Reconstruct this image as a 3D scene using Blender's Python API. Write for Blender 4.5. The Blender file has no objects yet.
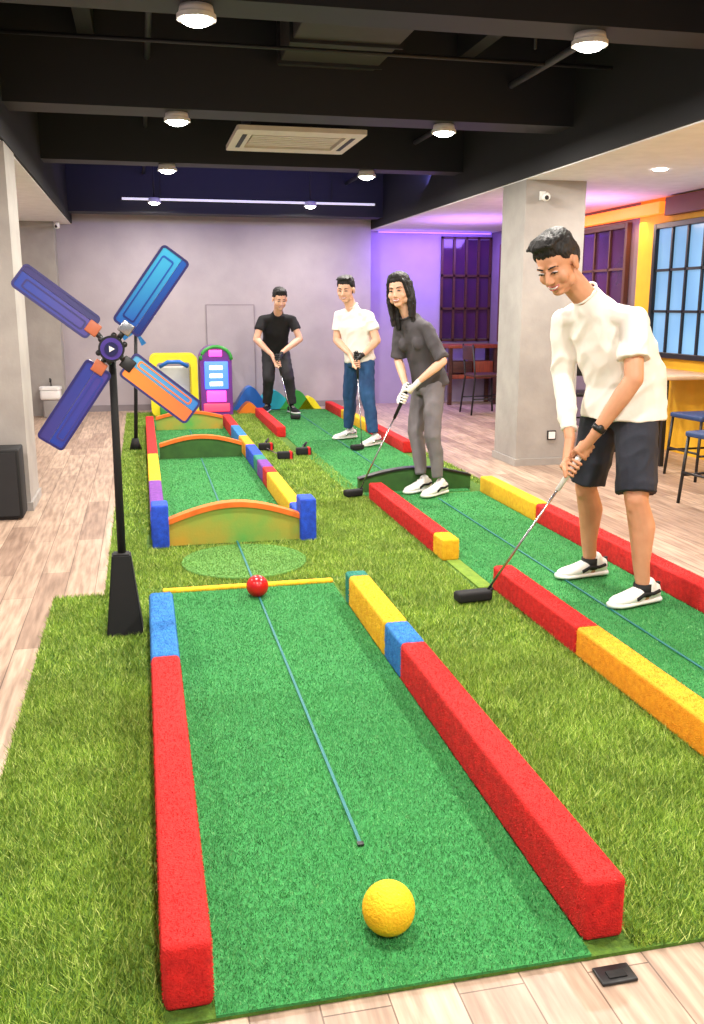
import bpy, bmesh, math, random
import numpy as np
from mathutils import Vector, Matrix, noise
random.seed(5); rng=np.random.default_rng(7)
V=Vector
scene=bpy.context.scene
scene.view_settings.view_transform='Standard'

# ------------------------------------------------------------------ materials
def new_mat(name):
    m=bpy.data.materials.new(name); m.use_nodes=True
    nt=m.node_tree; b=nt.nodes['Principled BSDF']; return m,nt,b
def srgb(r,g,b):
    f=lambda c:(c/255/12.92) if c/255<=.04045 else ((c/255+.055)/1.055)**2.4
    return (f(r),f(g),f(b),1)
def mat(name,c,rough=.6,c2=None,scale=8,bump=0,bscale=60,metal=0,emis=None,es=0,stretch=None,sheen=0,detail=4):
    m,nt,b=new_mat(name)
    b.inputs['Roughness'].default_value=rough; b.inputs['Metallic'].default_value=metal
    tc=nt.nodes.new('ShaderNodeTexCoord'); src=tc.outputs['Object']
    if stretch:
        mp=nt.nodes.new('ShaderNodeMapping'); mp.inputs['Scale'].default_value=stretch
        nt.links.new(src,mp.inputs[0]); src=mp.outputs[0]
    n=nt.nodes.new('ShaderNodeTexNoise'); n.inputs['Scale'].default_value=scale; n.inputs['Detail'].default_value=detail
    nt.links.new(src,n.inputs['Vector'])
    r=nt.nodes.new('ShaderNodeValToRGB'); r.color_ramp.elements[0].position=.3; r.color_ramp.elements[1].position=.7
    if c2 is None: c2=tuple(x*.9 for x in c[:3])+(1,)
    r.color_ramp.elements[0].color=c2; r.color_ramp.elements[1].color=c
    nt.links.new(n.outputs['Fac'],r.inputs[0]); nt.links.new(r.outputs[0],b.inputs['Base Color'])
    if bump:
        n2=nt.nodes.new('ShaderNodeTexNoise'); n2.inputs['Scale'].default_value=bscale; n2.inputs['Detail'].default_value=3
        nt.links.new(src,n2.inputs['Vector'])
        bp=nt.nodes.new('ShaderNodeBump'); bp.inputs['Strength'].default_value=bump; bp.inputs['Distance'].default_value=.01
        nt.links.new(n2.outputs['Fac'],bp.inputs['Height']); nt.links.new(bp.outputs[0],b.inputs['Normal'])
    if sheen: b.inputs['Sheen Weight'].default_value=sheen
    if emis: b.inputs['Emission Color'].default_value=emis; b.inputs['Emission Strength'].default_value=es
    return m
def blade_mat(name,ca,cb,cc=None,nscale=3):
    m,nt,b=new_mat(name); b.inputs['Roughness'].default_value=.6
    a=nt.nodes.new('ShaderNodeAttribute'); a.attribute_name='tone'
    r=nt.nodes.new('ShaderNodeValToRGB'); r.color_ramp.elements[0].color=ca; r.color_ramp.elements[1].color=cb
    if cc: e=r.color_ramp.elements.new(.8); e.color=cb; r.color_ramp.elements[-1].color=cc
    nt.links.new(a.outputs['Fac'],r.inputs[0])
    n=nt.nodes.new('ShaderNodeTexNoise'); n.inputs['Scale'].default_value=nscale
    tc=nt.nodes.new('ShaderNodeTexCoord'); nt.links.new(tc.outputs['Object'],n.inputs['Vector'])
    mr=nt.nodes.new('ShaderNodeMapRange'); mr.inputs[1].default_value=.3; mr.inputs[2].default_value=.7; mr.inputs[3].default_value=.78; mr.inputs[4].default_value=1.15
    nt.links.new(n.outputs['Fac'],mr.inputs[0])
    h=nt.nodes.new('ShaderNodeHueSaturation'); nt.links.new(r.outputs[0],h.inputs['Color']); nt.links.new(mr.outputs[0],h.inputs['Value'])
    nt.links.new(h.outputs[0],b.inputs['Base Color'])
    return m

RED=mat('red_plush',srgb(222,32,28),.85,srgb(186,20,20),40,.6,220)
YEL=mat('yellow_plush',srgb(245,195,30),.85,srgb(230,166,18),40,.6,220)
ORG=mat('amber_plush',srgb(250,172,25),.85,srgb(230,146,15),40,.6,220)
BLU=mat('blue_plush',srgb(50,135,205),.85,srgb(35,105,180),40,.6,220)
DBL=mat('deep_blue_plush',srgb(28,80,215),.8,srgb(22,60,175),40,.5,220)
PUR=mat('purple_plush',srgb(130,65,165),.85,srgb(105,50,140),40,.5,220)
TEAL=mat('teal_plush',srgb(50,140,120),.85,srgb(35,115,100),40,.5,220)
LIME=mat('lime_felt',srgb(120,150,42),.85,srgb(95,128,32),30,.4,200)
BLACK=mat('black_satin',srgb(22,22,24),.4)
BLACKM=mat('black_matte',srgb(16,16,18),.8)
WHITE=mat('white_paint',srgb(236,234,232),.5)
WHITEP=mat('white_plastic',srgb(238,238,236),.35)
STEEL=mat('brushed_steel',srgb(190,192,198),.25,metal=1)
STRING=mat('teal_ribbon',srgb(25,110,112),.6)

# ------------------------------------------------------------------ object helpers
COL=scene.collection
def empty(name,loc=(0,0,0)):
    e=bpy.data.objects.new(name,None); e.empty_display_size=.1; e.location=loc; COL.objects.link(e); return e
def link(name,me,parent=None,mats=(),smooth=False):
    o=bpy.data.objects.new(name,me); COL.objects.link(o)
    for m in mats: me.materials.append(m)
    if smooth:
        me.polygons.foreach_set('use_smooth',[True]*len(me.polygons))
    if parent:
        o.parent=parent; o.matrix_parent_inverse=Matrix.Translation(-V(parent.location))
    return o
def from_bm(name,bm,parent=None,mats=(),smooth=False):
    me=bpy.data.meshes.new(name); bm.to_mesh(me); bm.free(); return link(name,me,parent,mats,smooth)
def box(name,x0,x1,y0,y1,z0,z1,m,parent=None,bev=0,seg=2,M=None):
    bm=bmesh.new(); bmesh.ops.create_cube(bm,size=1)
    for v in bm.verts: v.co=V(((x0+x1)/2+v.co.x*(x1-x0),(y0+y1)/2+v.co.y*(y1-y0),(z0+z1)/2+v.co.z*(z1-z0)))
    if bev: bmesh.ops.bevel(bm,geom=bm.edges[:],offset=bev,segments=seg,affect='EDGES',profile=.55)
    if M: bm.transform(M)
    return from_bm(name,bm,parent,[m],bev>0 and seg>1)
def basis(d):
    d=V(d).normalized(); a=V((0,0,1)) if abs(d.z)<.9 else V((1,0,0))
    s=d.cross(a).normalized(); return s,s.cross(d).normalized(),d
def add_cone(bm,p0,r0,p1,r1,n=20):
    p0=V(p0);p1=V(p1); s,t,d=basis(p1-p0)
    A=[bm.verts.new(p0+r0*(math.cos(2*math.pi*i/n)*s+math.sin(2*math.pi*i/n)*t)) for i in range(n)]
    B=[bm.verts.new(p1+r1*(math.cos(2*math.pi*i/n)*s+math.sin(2*math.pi*i/n)*t)) for i in range(n)]
    for i in range(n): bm.faces.new((A[i],A[(i+1)%n],B[(i+1)%n],B[i]))
    bm.faces.new(A[::-1]); bm.faces.new(B)
def rod(name,p0,r0,p1,r1,m,parent=None,n=20,smooth=True):
    bm=bmesh.new(); add_cone(bm,p0,r0,p1,r1,n); bmesh.ops.recalc_face_normals(bm,faces=bm.faces[:])
    o=from_bm(name,bm,parent,[m]); 
    for p in o.data.polygons: p.use_smooth=len(p.vertices)==4
    return o
def tube(name,pts,r,m,parent=None,n=10):
    bm=bmesh.new(); pts=[V(p) for p in pts]; rings=[]
    for i,p in enumerate(pts):
        d=(pts[min(i+1,len(pts)-1)]-pts[max(i-1,0)]); s,t,_=basis(d)
        rr=r[i] if isinstance(r,(list,tuple)) else r
        rings.append([bm.verts.new(p+rr*(math.cos(2*math.pi*k/n)*s+math.sin(2*math.pi*k/n)*t)) for k in range(n)])
    for A,B in zip(rings,rings[1:]):
        for k in range(n): bm.faces.new((A[k],A[(k+1)%n],B[(k+1)%n],B[k]))
    bm.faces.new(rings[0][::-1]); bm.faces.new(rings[-1]); bmesh.ops.recalc_face_normals(bm,faces=bm.faces[:])
    return from_bm(name,bm,parent,[m],True)
def ellip(name,c,r,m,parent=None,M=None,seg=24):
    bm=bmesh.new(); bmesh.ops.create_uvsphere(bm,u_segments=seg,v_segments=seg//2,radius=1)
    for v in bm.verts: v.co=V((v.co.x*r[0],v.co.y*r[1],v.co.z*r[2]))
    if M: bm.transform(M)
    bm.transform(Matrix.Translation(V(c)))
    return from_bm(name,bm,parent,[m],True)
def prism(name,pts,axis_from,axis_to,m,parent=None,plane='XZ',M=None):
    bm=bmesh.new()
    def P(a,b,w): return V((a,w,b)) if plane=='XZ' else (V((a,b,w)) if plane=='XY' else V((w,a,b)))
    A=[bm.verts.new(P(a,b,axis_from)) for a,b in pts]; B=[bm.verts.new(P(a,b,axis_to)) for a,b in pts]
    n=len(pts)
    for i in range(n): bm.faces.new((A[i],A[(i+1)%n],B[(i+1)%n],B[i]))
    bm.faces.new(A[::-1]); bm.faces.new(B); bmesh.ops.recalc_face_normals(bm,faces=bm.faces[:])
    if M: bm.transform(M)
    return from_bm(name,bm,parent,[m])
def rrect(w,h,r,n=6):
    pts=[]
    for cx,cy,a0 in ((w/2-r,h/2-r,0),(-w/2+r,h/2-r,90),(-w/2+r,-h/2+r,180),(w/2-r,-h/2+r,270)):
        for i in range(n+1):
            a=math.radians(a0+90*i/n); pts.append((cx+r*math.cos(a),cy+r*math.sin(a)))
    return pts
def ringplate(name,outer,inner,t,m,parent=None,M=None):
    bm=bmesh.new(); n=len(outer)
    R=[[bm.verts.new((a,b,z)) for a,b in L] for L,z in ((outer,-t/2),(outer,t/2),(inner,t/2),(inner,-t/2))]
    for k in range(4):
        A=R[k];B=R[(k+1)%4]
        for i in range(n): bm.faces.new((A[i],A[(i+1)%n],B[(i+1)%n],B[i]))
    bmesh.ops.recalc_face_normals(bm,faces=bm.faces[:])
    if M: bm.transform(M)
    return from_bm(name,bm,parent,[m])

def blades(name,base,nrm,hgt,wid,lean,m,parent):
    n=len(base)
    ang=rng.uniform(0,2*np.pi,n); 
    a=np.where(np.abs(nrm[:,2:3])>.9,np.array([[1.,0,0]]),np.array([[0,0,1.]]))
    s=np.cross(nrm,a); s/=np.linalg.norm(s,axis=1,keepdims=True); t=np.cross(nrm,s)
    d=np.cos(ang)[:,None]*s+np.sin(ang)[:,None]*t
    ang2=rng.uniform(0,2*np.pi,n); l=np.cos(ang2)[:,None]*s+np.sin(ang2)[:,None]*t
    h=(hgt*rng.uniform(.6,1.25,n))[:,None]; ln=(lean*rng.uniform(.1,1,n))[:,None]
    v=np.stack([base-d*wid/2,base+d*wid/2,base+nrm*h+l*ln*h],1).reshape(-1,3)
    me=bpy.data.meshes.new(name); me.vertices.add(3*n); me.vertices.foreach_set('co',v.ravel())
    me.loops.add(3*n); me.loops.foreach_set('vertex_index',np.arange(3*n,dtype=np.int32))
    me.polygons.add(n); me.polygons.foreach_set('loop_start',np.arange(0,3*n,3,dtype=np.int32)); me.polygons.foreach_set('loop_total',np.full(n,3,dtype=np.int32))
    at=me.attributes.new('tone','FLOAT','POINT'); at.data.foreach_set('value',np.repeat(rng.uniform(0,1,n),3))
    me.update()
    return link(name,me,parent,[m])
def rect_pts(rects,dens,z):
    out=[]
    for x0,x1,y0,y1 in rects:
        k=int((x1-x0)*(y1-y0)*dens); out.append(np.stack([rng.uniform(x0,x1,k),rng.uniform(y0,y1,k),np.full(k,z)],1))
    b=np.concatenate(out); n=np.zeros_like(b); n[:,2]=1; return b,n

# ------------------------------------------------------------------ people (built first, while the scene is light)
SKIN=mat('skin_tan',srgb(208,152,118),.5,srgb(194,136,102),12); SKIN2=mat('skin_light',srgb(230,184,156),.5,srgb(220,168,140),12)
HAIR=mat('black_hair',srgb(24,20,20),.6,srgb(12,10,10),60,.5,200,stretch=(1,1,.15))
LIP=mat('lips',srgb(180,95,88),.45); EYE=mat('eye_dark',srgb(25,18,15),.2); EYEW=mat('eye_white',srgb(235,230,225),.3); TEETH=mat('teeth',srgb(240,236,230),.3)
TMP=bpy.data.scenes.new('tmp_scene')
def sph_cap(bm,p0,r0,p1,r1,n=14,flat1=False):
    p0=V(p0);p1=V(p1)
    if (p1-p0).length<1e-5: p1=p0+V((0,0,1e-3))
    s,t,d=basis(p1-p0); rings=[]; K=4
    for i in range(1,K+1): a=math.pi/2*(1-i/K); rings.append((p0-d*r0*math.sin(a),r0*math.cos(a)))
    for i in range(0,K if not flat1 else 1): a=math.pi/2*i/K; rings.append((p1+d*r1*math.sin(a),r1*math.cos(a)))
    vs=[[bm.verts.new(c+r*(math.cos(2*math.pi*k/n)*s+math.sin(2*math.pi*k/n)*t)) for k in range(n)] for c,r in rings]
    for A,B in zip(vs,vs[1:]):
        for k in range(n): bm.faces.new((A[k],A[(k+1)%n],B[(k+1)%n],B[k]))
    a=bm.verts.new(p0-d*r0); b=bm.verts.new(p1+(d*r1 if not flat1 else d*0))
    for k in range(n): bm.faces.new((a,vs[0][(k+1)%n],vs[0][k])); bm.faces.new((b,vs[-1][k],vs[-1][(k+1)%n]))
def ell(bm,c,r,M=None):
    q=bmesh.ops.create_uvsphere(bm,u_segments=16,v_segments=10,radius=1)['verts']
    for v in q:
        v.co=V((v.co.x*r[0]+c[0],v.co.y*r[1]+c[1],v.co.z*r[2]+c[2]))
        if M: v.co=M@v.co
def loft(bm,secs,n=24):
    rings=[]
    for c,s,f,rs,rf in secs:
        R=[]
        for k in range(n):
            a=2*math.pi*k/n; ca,sa=math.cos(a),math.sin(a)
            x=math.copysign(abs(ca)**(2/2.3),ca); y=math.copysign(abs(sa)**(2/2.3),sa)
            R.append(bm.verts.new(c+s*rs*x+f*rf*y))
        rings.append(R)
    for A,B in zip(rings,rings[1:]):
        for k in range(n): bm.faces.new((A[k],A[(k+1)%n],B[(k+1)%n],B[k]))
    bm.faces.new(rings[0][::-1]); bm.faces.new(rings[-1])
def fuse(name,bm,voxel,m,parent,smooth=6,wr=0,wf=9,M=None,wstretch=(1,1,1),soft=0):
    bmesh.ops.recalc_face_normals(bm,faces=bm.faces[:]); me=bpy.data.meshes.new('tmp'); bm.to_mesh(me); bm.free()
    o=bpy.data.objects.new('tmp',me); TMP.collection.objects.link(o)
    r=o.modifiers.new('r','REMESH'); r.mode='VOXEL'; r.voxel_size=voxel
    s=o.modifiers.new('s','SMOOTH'); s.factor=.5; s.iterations=smooth
    with bpy.context.temp_override(scene=TMP,view_layer=TMP.view_layers[0]):
        dg=bpy.context.evaluated_depsgraph_get(); me2=bpy.data.meshes.new_from_object(o.evaluated_get(dg))
    bpy.data.objects.remove(o)
    if wr:
        for v in me2.vertices:
            p=V((v.co.x*wf*wstretch[0],v.co.y*wf*wstretch[1],(v.co.z+.5*v.co.y-.35*v.co.x)*wf*wstretch[2])) if soft else V((v.co.x*wf*wstretch[0],v.co.y*wf*wstretch[1],v.co.z*wf*wstretch[2]))
            w=.35-min(abs(noise.noise(p))*2.4,1.0)+(.25*noise.noise(p*2.3))
            v.co+=v.normal*w*wr
    me2.materials.clear()
    if M: me2.transform(M)
    me2.name=name
    return link(name,me2,parent,[m],True)
def hand(name,wrist,P,c,flip,m,parent,grip_r=.014,sc=1.0):
    wrist=V(wrist);P=V(P);c=V(c).normalized(); w=wrist-P; e1=(w-c*w.dot(c)); e1=e1.normalized() if e1.length>.005 else basis(c)[0]
    e2=c.cross(e1)*flip; R=grip_r+.010*sc; bm=bmesh.new()
    def pos(a,off,rad=R): a=math.radians(a); return P+c*off*sc+rad*(math.cos(a)*e2-math.sin(a)*e1)
    for off in (-.028,-.01,.01,.027):
        k=P+c*off*sc+e1*(R+.004)+e2*.018*sc
        sph_cap(bm,P+c*off*.7*sc+e1*(R+.008)-e2*.026*sc,.014*sc,k,.0125*sc)
        sph_cap(bm,wrist*.35+(P+e1*R+c*off*.8*sc)*.65,.016*sc,k,.0125*sc)
    sph_cap(bm,wrist,.025*sc,P+e1*(R+.010)-e2*.006,.022*sc)
    for off,end,r in ((-.034,195,.0098),(-.0115,215,.0102),(.0115,205,.0098),(.033,170,.0085)):
        prev=pos(-55,off,R+.008); A=[-10,45,100,150,end] if end>150 else [-10,45,100,150]
        rr=r*sc
        for i,a in enumerate(A):
            q=pos(a,off,R+(.004 if i in (0,2) else 0)); sph_cap(bm,prev,rr*(1-.05*i),q,rr*(.97-.05*i),10); prev=q
    t0=P+e1*(R+.006)-e2*.026*sc+c*.005; t1=P-e2*(R+.008)+c*.028*sc+e1*.004; t2=P-e2*(R+.002)-e1*.012+c*.052*sc
    sph_cap(bm,t0,.015*sc,t1,.0125*sc); sph_cap(bm,t1,.012*sc,t2,.009*sc)
    return fuse(name,bm,.0034,m,parent,3)
def lerp(a,b,t): return V(a)*(1-t)+V(b)*t
def shoe(ankle,tdir,parent,upper,sole,accent,sc=1.0,zf=.020):
    a=V(ankle); d=V((tdir[0],tdir[1],0)).normalized(); s=V((-d.y,d.x,0)); u=V((0,0,1)); O=V((a.x,a.y,zf))-d*.01
    def secs(lst): return [(O+d*x*sc+u*z*sc,s,u,w*sc,h*sc) for x,z,w,h in lst]
    bm=bmesh.new(); loft(bm,secs([(-.085,.05,.012,.02),(-.078,.05,.03,.035),(-.05,.055,.036,.042),(0,.055,.036,.045),(.05,.046,.040,.034),(.10,.036,.046,.026),(.15,.030,.042,.022),(.182,.026,.028,.016),(.19,.024,.01,.008)]))
    sph_cap(bm,O+u*.06*sc-d*.02*sc,.04*sc,O+u*.085*sc-d*.02*sc,.038*sc); fuse('shoe_upper',bm,.006,upper,parent,3)
    bm=bmesh.new(); loft(bm,secs([(-.094,.014,.014,.013),(-.085,.014,.034,.016),(-.03,.014,.038,.016),(.05,.013,.042,.015),(.11,.013,.050,.015),(.16,.013,.046,.015),(.192,.015,.03,.014),(.203,.016,.012,.01)])); fuse('shoe_sole',bm,.006,sole,parent,2)
    for sg in (1,-1):
        P=[O+d*x*sc+s*sg*w*sc+u*z*sc for x,w,z in ((.075,.043,.036),(.03,.0415,.056),(-.02,.0400,.052),(-.06,.036,.06))]
        tube('shoe_stripe',P,.0085*sc,accent,parent,8)
    tube('heel_tab',[O-d*.086*sc+u*.04*sc,O-d*.08*sc+u*.09*sc],.012*sc,accent,parent,8)
    for i in range(4): x=.035+i*.02; tube('lace',[O+d*x*sc+s*k*.02*sc+u*((.092-.011*i*1.15)-abs(k)*.006)*sc for k in (-1,0,1)],.003*sc,WHITE,parent,6)
def head(C,fwd,up,sc,skin,parent,female=False,smile=True,hairstyle='short'):
    C=V(C);f=V(fwd).normalized(); u=(V(up)-f*V(up).dot(f)).normalized(); s=f.cross(u)
    M=Matrix(((s.x*sc,f.x*sc,u.x*sc,C.x),(s.y*sc,f.y*sc,u.y*sc,C.y),(s.z*sc,f.z*sc,u.z*sc,C.z),(0,0,0,1)))
    bm=bmesh.new()
    ell(bm,(0,-.012,.032),(.076,.092,.086)); ell(bm,(0,.020,-.02),(.066,.066,.082)); ell(bm,(0,.025,-.064),(.055 if not female else .046,.050,.042)); ell(bm,(0,.058,-.090),(.028,.020,.018))
    for q in (-1,1):
        ell(bm,(q*.038,.052,-.028),(.028,.024,.028)); ell(bm,(q*.080,-.004,-.008),(.009,.018,.031)); ell(bm,(q*.084,-.010,.004),(.006,.016,.018)); ell(bm,(q*.011,.092,-.032),(.009,.009,.008)); ell(bm,(q*.028,.074,.026),(.022,.010,.009)); ell(bm,(q*.048,.02,-.062),(.019,.03,.028))
    sph_cap(bm,(0,.080,.010),.009,(0,.099,-.027),.0125); ell(bm,(0,.072,-.060),(.03,.014,.018)); ell(bm,(0,.02,-.1),(.03,.04,.018))
    fuse('head',bm,.0045,skin,parent,4,M=M)
    def E(nm,c,r,m): ellip(nm,(0,0,0),r,m,parent,M@Matrix.Translation(c),16)
    for q in (-1,1):
        E('eye_white',(q*.030,.076,.004),(.0135,.007,.0050),EYEW); E('iris',(q*.030,.0815,.004),(.0065,.003,.0048),EYE)
        tube('eyelid',[M@V((q*x,y,z)) for x,y,z in ((.016,.083,.003),(.024,.0865,.0085),(.034,.085,.0088),(.045,.077,.003))],.0024*sc,HAIR,parent,6)
        tube('eyebrow',[M@V((q*x,y,z)) for x,y,z in ((.013,.086,.024),(.026,.086,.030),(.040,.078,.029),(.050,.068,.024))],[.0028*sc,.0038*sc,.0034*sc,.0018*sc],HAIR,parent,6)
    if smile:
        tube('teeth',[M@V((x,y,z)) for x,y,z in ((-.020,.080,-.0555),(-.010,.0845,-.0605),(.010,.0845,-.0605),(.020,.080,-.0555))],.0042*sc,TEETH,parent,8)
    for dz,r in ((.0055,.0026),(-.0055,.0034)):
        tube('lip',[M@V((x,y,z)) for x,y,z in ((-.026,.075,-.052),(-.013,.0860,-.060+dz*(1.1 if smile else .55)),(0,.0880,-.0615+dz*(1.2 if smile else .6)),(.013,.0860,-.060+dz*(1.1 if smile else .55)),(.026,.075,-.052))],r*sc,LIP,parent,8)
    bm=bmesh.new()
    ell(bm,(0,-.016,.078),(.081,.092,.058)); ell(bm,(0,-.055,.02),(.077,.058,.082)); ell(bm,(.0,.036,.102),(.060,.038,.026)); 
    for q in (-1,1): ell(bm,(q*.064,-.014,.055),(.019,.056,.040)); ell(bm,(q*.068,-.03,.01),(.013,.033,.042))
    if hairstyle=='quiff':
        ell(bm,(.008,.026,.112),(.060,.054,.028)); ell(bm,(.02,.050,.106),(.040,.030,.022)); ell(bm,(0,-.03,.103),(.068,.066,.033))
        for k in range(11):
            x=-.055+.011*k; sph_cap(bm,(x,.02,.118),.012,(x*.95+.010,.062+.004*math.cos(k*1.7),.112+.006*math.sin(k*2.3)),.008)
    if hairstyle=='long':
        for q in (-1,1):
            for (x0,y0,x1,y1,z1,r) in ((.066,.0,.078,.020,-.19,.024),(.068,-.035,.084,-.01,-.24,.030),(.045,-.07,.06,-.05,-.27,.036)):
                sph_cap(bm,(q*x0,y0,.04),r,(q*(x0+x1)/2*1.08,(y0+y1)/2,-.08),r); sph_cap(bm,(q*(x0+x1)/2*1.08,(y0+y1)/2,-.08),r,(q*x1*.9,y1,z1),r*.55)
            sph_cap(bm,(q*.02,.056,.112),.014,(q*.060,.050,.060),.013); sph_cap(bm,(q*.060,.050,.060),.013,(q*.074,.03,-.03),.013)
        sph_cap(bm,(0,-.08,.0),.05,(0,-.075,-.24),.04)
    fuse('hair',bm,.004,HAIR,parent,1,wr=.0045,wf=70,M=M,wstretch=(1.8,.4,.35))
    return M
def person(name,J,P):
    fem=P.get('fem',False); k=P.get('k',1.0); off=V(P.get('off',(0,0,0)))
    J={a:V(b)+off for a,b in J.items()}
    root=V(((J['La'][0]+J['Ra'][0])/2,(J['La'][1]+J['Ra'][1])/2,0)); e=empty(name,root)
    sk=P['skin']; Z=V((0,0,1))
    pel,chest,neck=J['pel'],J['chest'],J['neck']
    hs=(J['Lhip']-J['Rhip']).normalized(); ss=(J['Ls']-J['Rs']).normalized()
    waist=lerp(pel,chest,.5)+P.get('waist',V((0,0,0)))
    def fr(side,up): f=side.cross(up).normalized(); return (up.cross(f)).normalized(),f
    W=dict(hem=(.178,.135),hip=(.172,.130),waist=(.162,.120),chest=(.178,.122),sh=(.148,.090),nk=(.062,.060)); W.update(P.get('w',{}))
    up1=(waist-pel).normalized(); up2=(neck-chest).normalized(); um=(up1+up2).normalized(); sm=(hs+ss).normalized()
    shtop=(J['Ls']+J['Rs'])/2
    bm=bmesh.new()
    top2=lerp(shtop,neck,.45)
    S=[(pel-up1*P.get('hem',.07),hs,up1,W['hem']),(pel+up1*.02,hs,up1,W['hip']),(waist,sm,um,W['waist']),(lerp(waist,chest,.6),sm,um,tuple(a*.5+b*.5 for a,b in zip(W['waist'],W['chest']))),(chest+up2*.02,ss,up2,W['chest']),(lerp(chest,shtop,.75),ss,up2,W['sh']),(top2,ss,up2,(.095,.072)),(neck+up2*.01,ss,up2,W['nk'])]
    secs=[]
    for c,s,u,(a,b) in S:
        s2,f=fr(s,u); secs.append((c,s2,f,a*k,b*k))
    loft(bm,secs,28)
    if fem:
        s2,f=fr(ss,up2)
        for q in (-1,1): ell(bm,(0,0,0),(.055,.045,.055),Matrix.Translation(chest+s2*q*.07+f*.07))
    ar=P.get('arm',(.056,.045,.040,.028)); sr=P.get('sr',.058)
    for sd in 'LR':
        sh,el,wr=J[sd+'s'],J[sd+'e'],J[sd+'w']; sl=P['sleeve'][sd]
        shd=sh-up2*.008
        sph_cap(bm,lerp(shtop,neck,.35),.058*k,shd,sr*.92*k); sph_cap(bm,lerp(shtop,chest,.3),.07*k,shd-up2*.02,sr*.92*k)
        if sl<=1: sph_cap(bm,shd,sr*.96*k,lerp(sh,el,sl),(sr+.008)*k,flat1=True)
        else:
            sph_cap(bm,shd,sr*.96*k,el,(ar[1]+.010)*k); sph_cap(bm,el,(ar[1]+.010)*k,lerp(el,wr,sl-1),(ar[3]+.013)*k,flat1=True)
    fuse('shirt',bm,.0075*max(1,P.get('vx',1)),P['shirt'],e,4,wr=P.get('wr',.008),wf=8,wstretch=(.9,.9,1.1),soft=1)
    s2,f=fr(ss,up2); c=neck+up2*.014
    tube('collar',[c+s2*.060*k*math.cos(a)+f*(.058*k*math.sin(a)+.004)-up2*.014*math.sin(a) for a in np.linspace(0,2*math.pi,25)],.006*k,P['shirt'],e,8)
    bm=bmesh.new(); s3,f3=fr(hs,up1); pw=P.get('pw',1.0)
    loft(bm,[(pel-Z*.09,hs,f3,.12*k*pw,.10*k),(pel-Z*.05,hs,f3,.158*k*pw,.118*k*pw),(pel+up1*.03,hs,f3,.155*k*pw,.110*k*pw),(pel+up1*.08,hs,f3,.14*k*pw,.10*k*pw)])
    th=P.get('leg',(.088,.062,.056,.04)); pl=P['pants_len']
    for sd in 'LR':
        hp,kn,an=J[sd+'hip'],J[sd+'k'],J[sd+'a']; ex=P.get('loose',.014)
        if pl<=1: sph_cap(bm,hp,(th[0]+ex*.4)*k,lerp(hp,kn,pl),(th[1]+ex)*k,flat1=True)
        else:
            sph_cap(bm,hp,(th[0]+ex*.4)*k,kn,(th[1]+ex)*k)
            md=lerp(kn,an,.35)+(-f3)*.012; sph_cap(bm,kn,(th[1]+ex*.7)*k,md,(th[2]+ex)*k); sph_cap(bm,md,(th[2]+ex)*k,lerp(kn,an,pl-1),(th[3]+ex*1.2)*k,flat1=True)
    fuse('trousers' if pl>1 else 'shorts',bm,.0075*max(1,P.get('vx',1)),P['pants'],e,3,wr=.007,wf=9,wstretch=(1,1,1),soft=1)
    hf=V(P['hf']).normalized(); hu=V(P.get('hup',(0,0,1))); hu=(hu-hf*hu.dot(hf)).normalized()
    bm=bmesh.new(); sph_cap(bm,neck-up2*.05,.056*k,J['head']-hu*.06*k-hf*.025*k,.054*k if not fem else .044*k)
    fuse('neck',bm,.006,sk,e,3)
    for sd in 'LR':
        sh,el,wr=J[sd+'s'],J[sd+'e'],J[sd+'w']; bm=bmesh.new(); sl=P['sleeve'][sd]
        if sl<=1:
            sph_cap(bm,lerp(sh,el,.2),ar[0]*.8*k,el,ar[1]*.92*k); m1=lerp(el,wr,.3); sph_cap(bm,el,ar[1]*.9*k,m1,ar[2]*1.05*k); sph_cap(bm,m1,ar[2]*1.05*k,wr,ar[3]*.92*k)
        else: sph_cap(bm,lerp(el,wr,sl-1.12),ar[3]*.95*k,wr,ar[3]*.92*k)
        hm=P.get('glove',{}).get(sd,sk)
        fuse('arm_'+sd,bm,.006,sk,e,4)
        hp=V(P['hand'][sd][0]); cc=V(P['hand'][sd][1]); hand('hand_'+sd,wr,hp,cc,1 if sd=='R' else -1,hm,e,P.get('gr',.014),k*(.88 if fem else .95))
        if pl<=1:
            kn,an=J[sd+'k'],J[sd+'a']; hp=J[sd+'hip']; bm=bmesh.new(); md=lerp(kn,an,.32)-f3*.024
            sph_cap(bm,lerp(hp,kn,.6),th[0]*.8*k,kn,th[1]*.86*k); sph_cap(bm,kn,th[1]*.82*k,md,th[2]*1.08*k); sph_cap(bm,md,th[2]*1.08*k,lerp(kn,an,.75),th[3]*.98*k); sph_cap(bm,lerp(kn,an,.75),th[3]*.98*k,an,th[3]*.82*k); sph_cap(bm,an,th[3]*.82*k,an-Z*.05,.038*k)
            sph_cap(bm,kn+f3*.02+Z*.01,.036*k,kn+f3*.018-Z*.03,.032*k)
            fuse('leg_'+sd,bm,.0065,sk,e,4)
            rod('sock_'+sd,an+(kn-an).normalized()*.005,.041*k,an-Z*.05,.043*k,P['sock'],e)
        shoe(J[sd+'a'],P['toe'][sd],e,P['shoe'][0],P['shoe'][1],P['shoe'][2],k*P.get('ssc',1))
    head(J['head'],hf,hu,P.get('hs',1.0)*k,sk,e,fem,P.get('smile',True),P.get('hair','short'))
    return e
WT=mat('white_cotton',srgb(236,230,222),.85,srgb(230,224,216),5,.06,140); GS=mat('charcoal_shirt',srgb(78,74,78),.85,srgb(66,62,66),6,.08,120); BS=mat('black_cotton',srgb(24,24,28),.85,srgb(18,18,22),6,.08,120)
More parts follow.
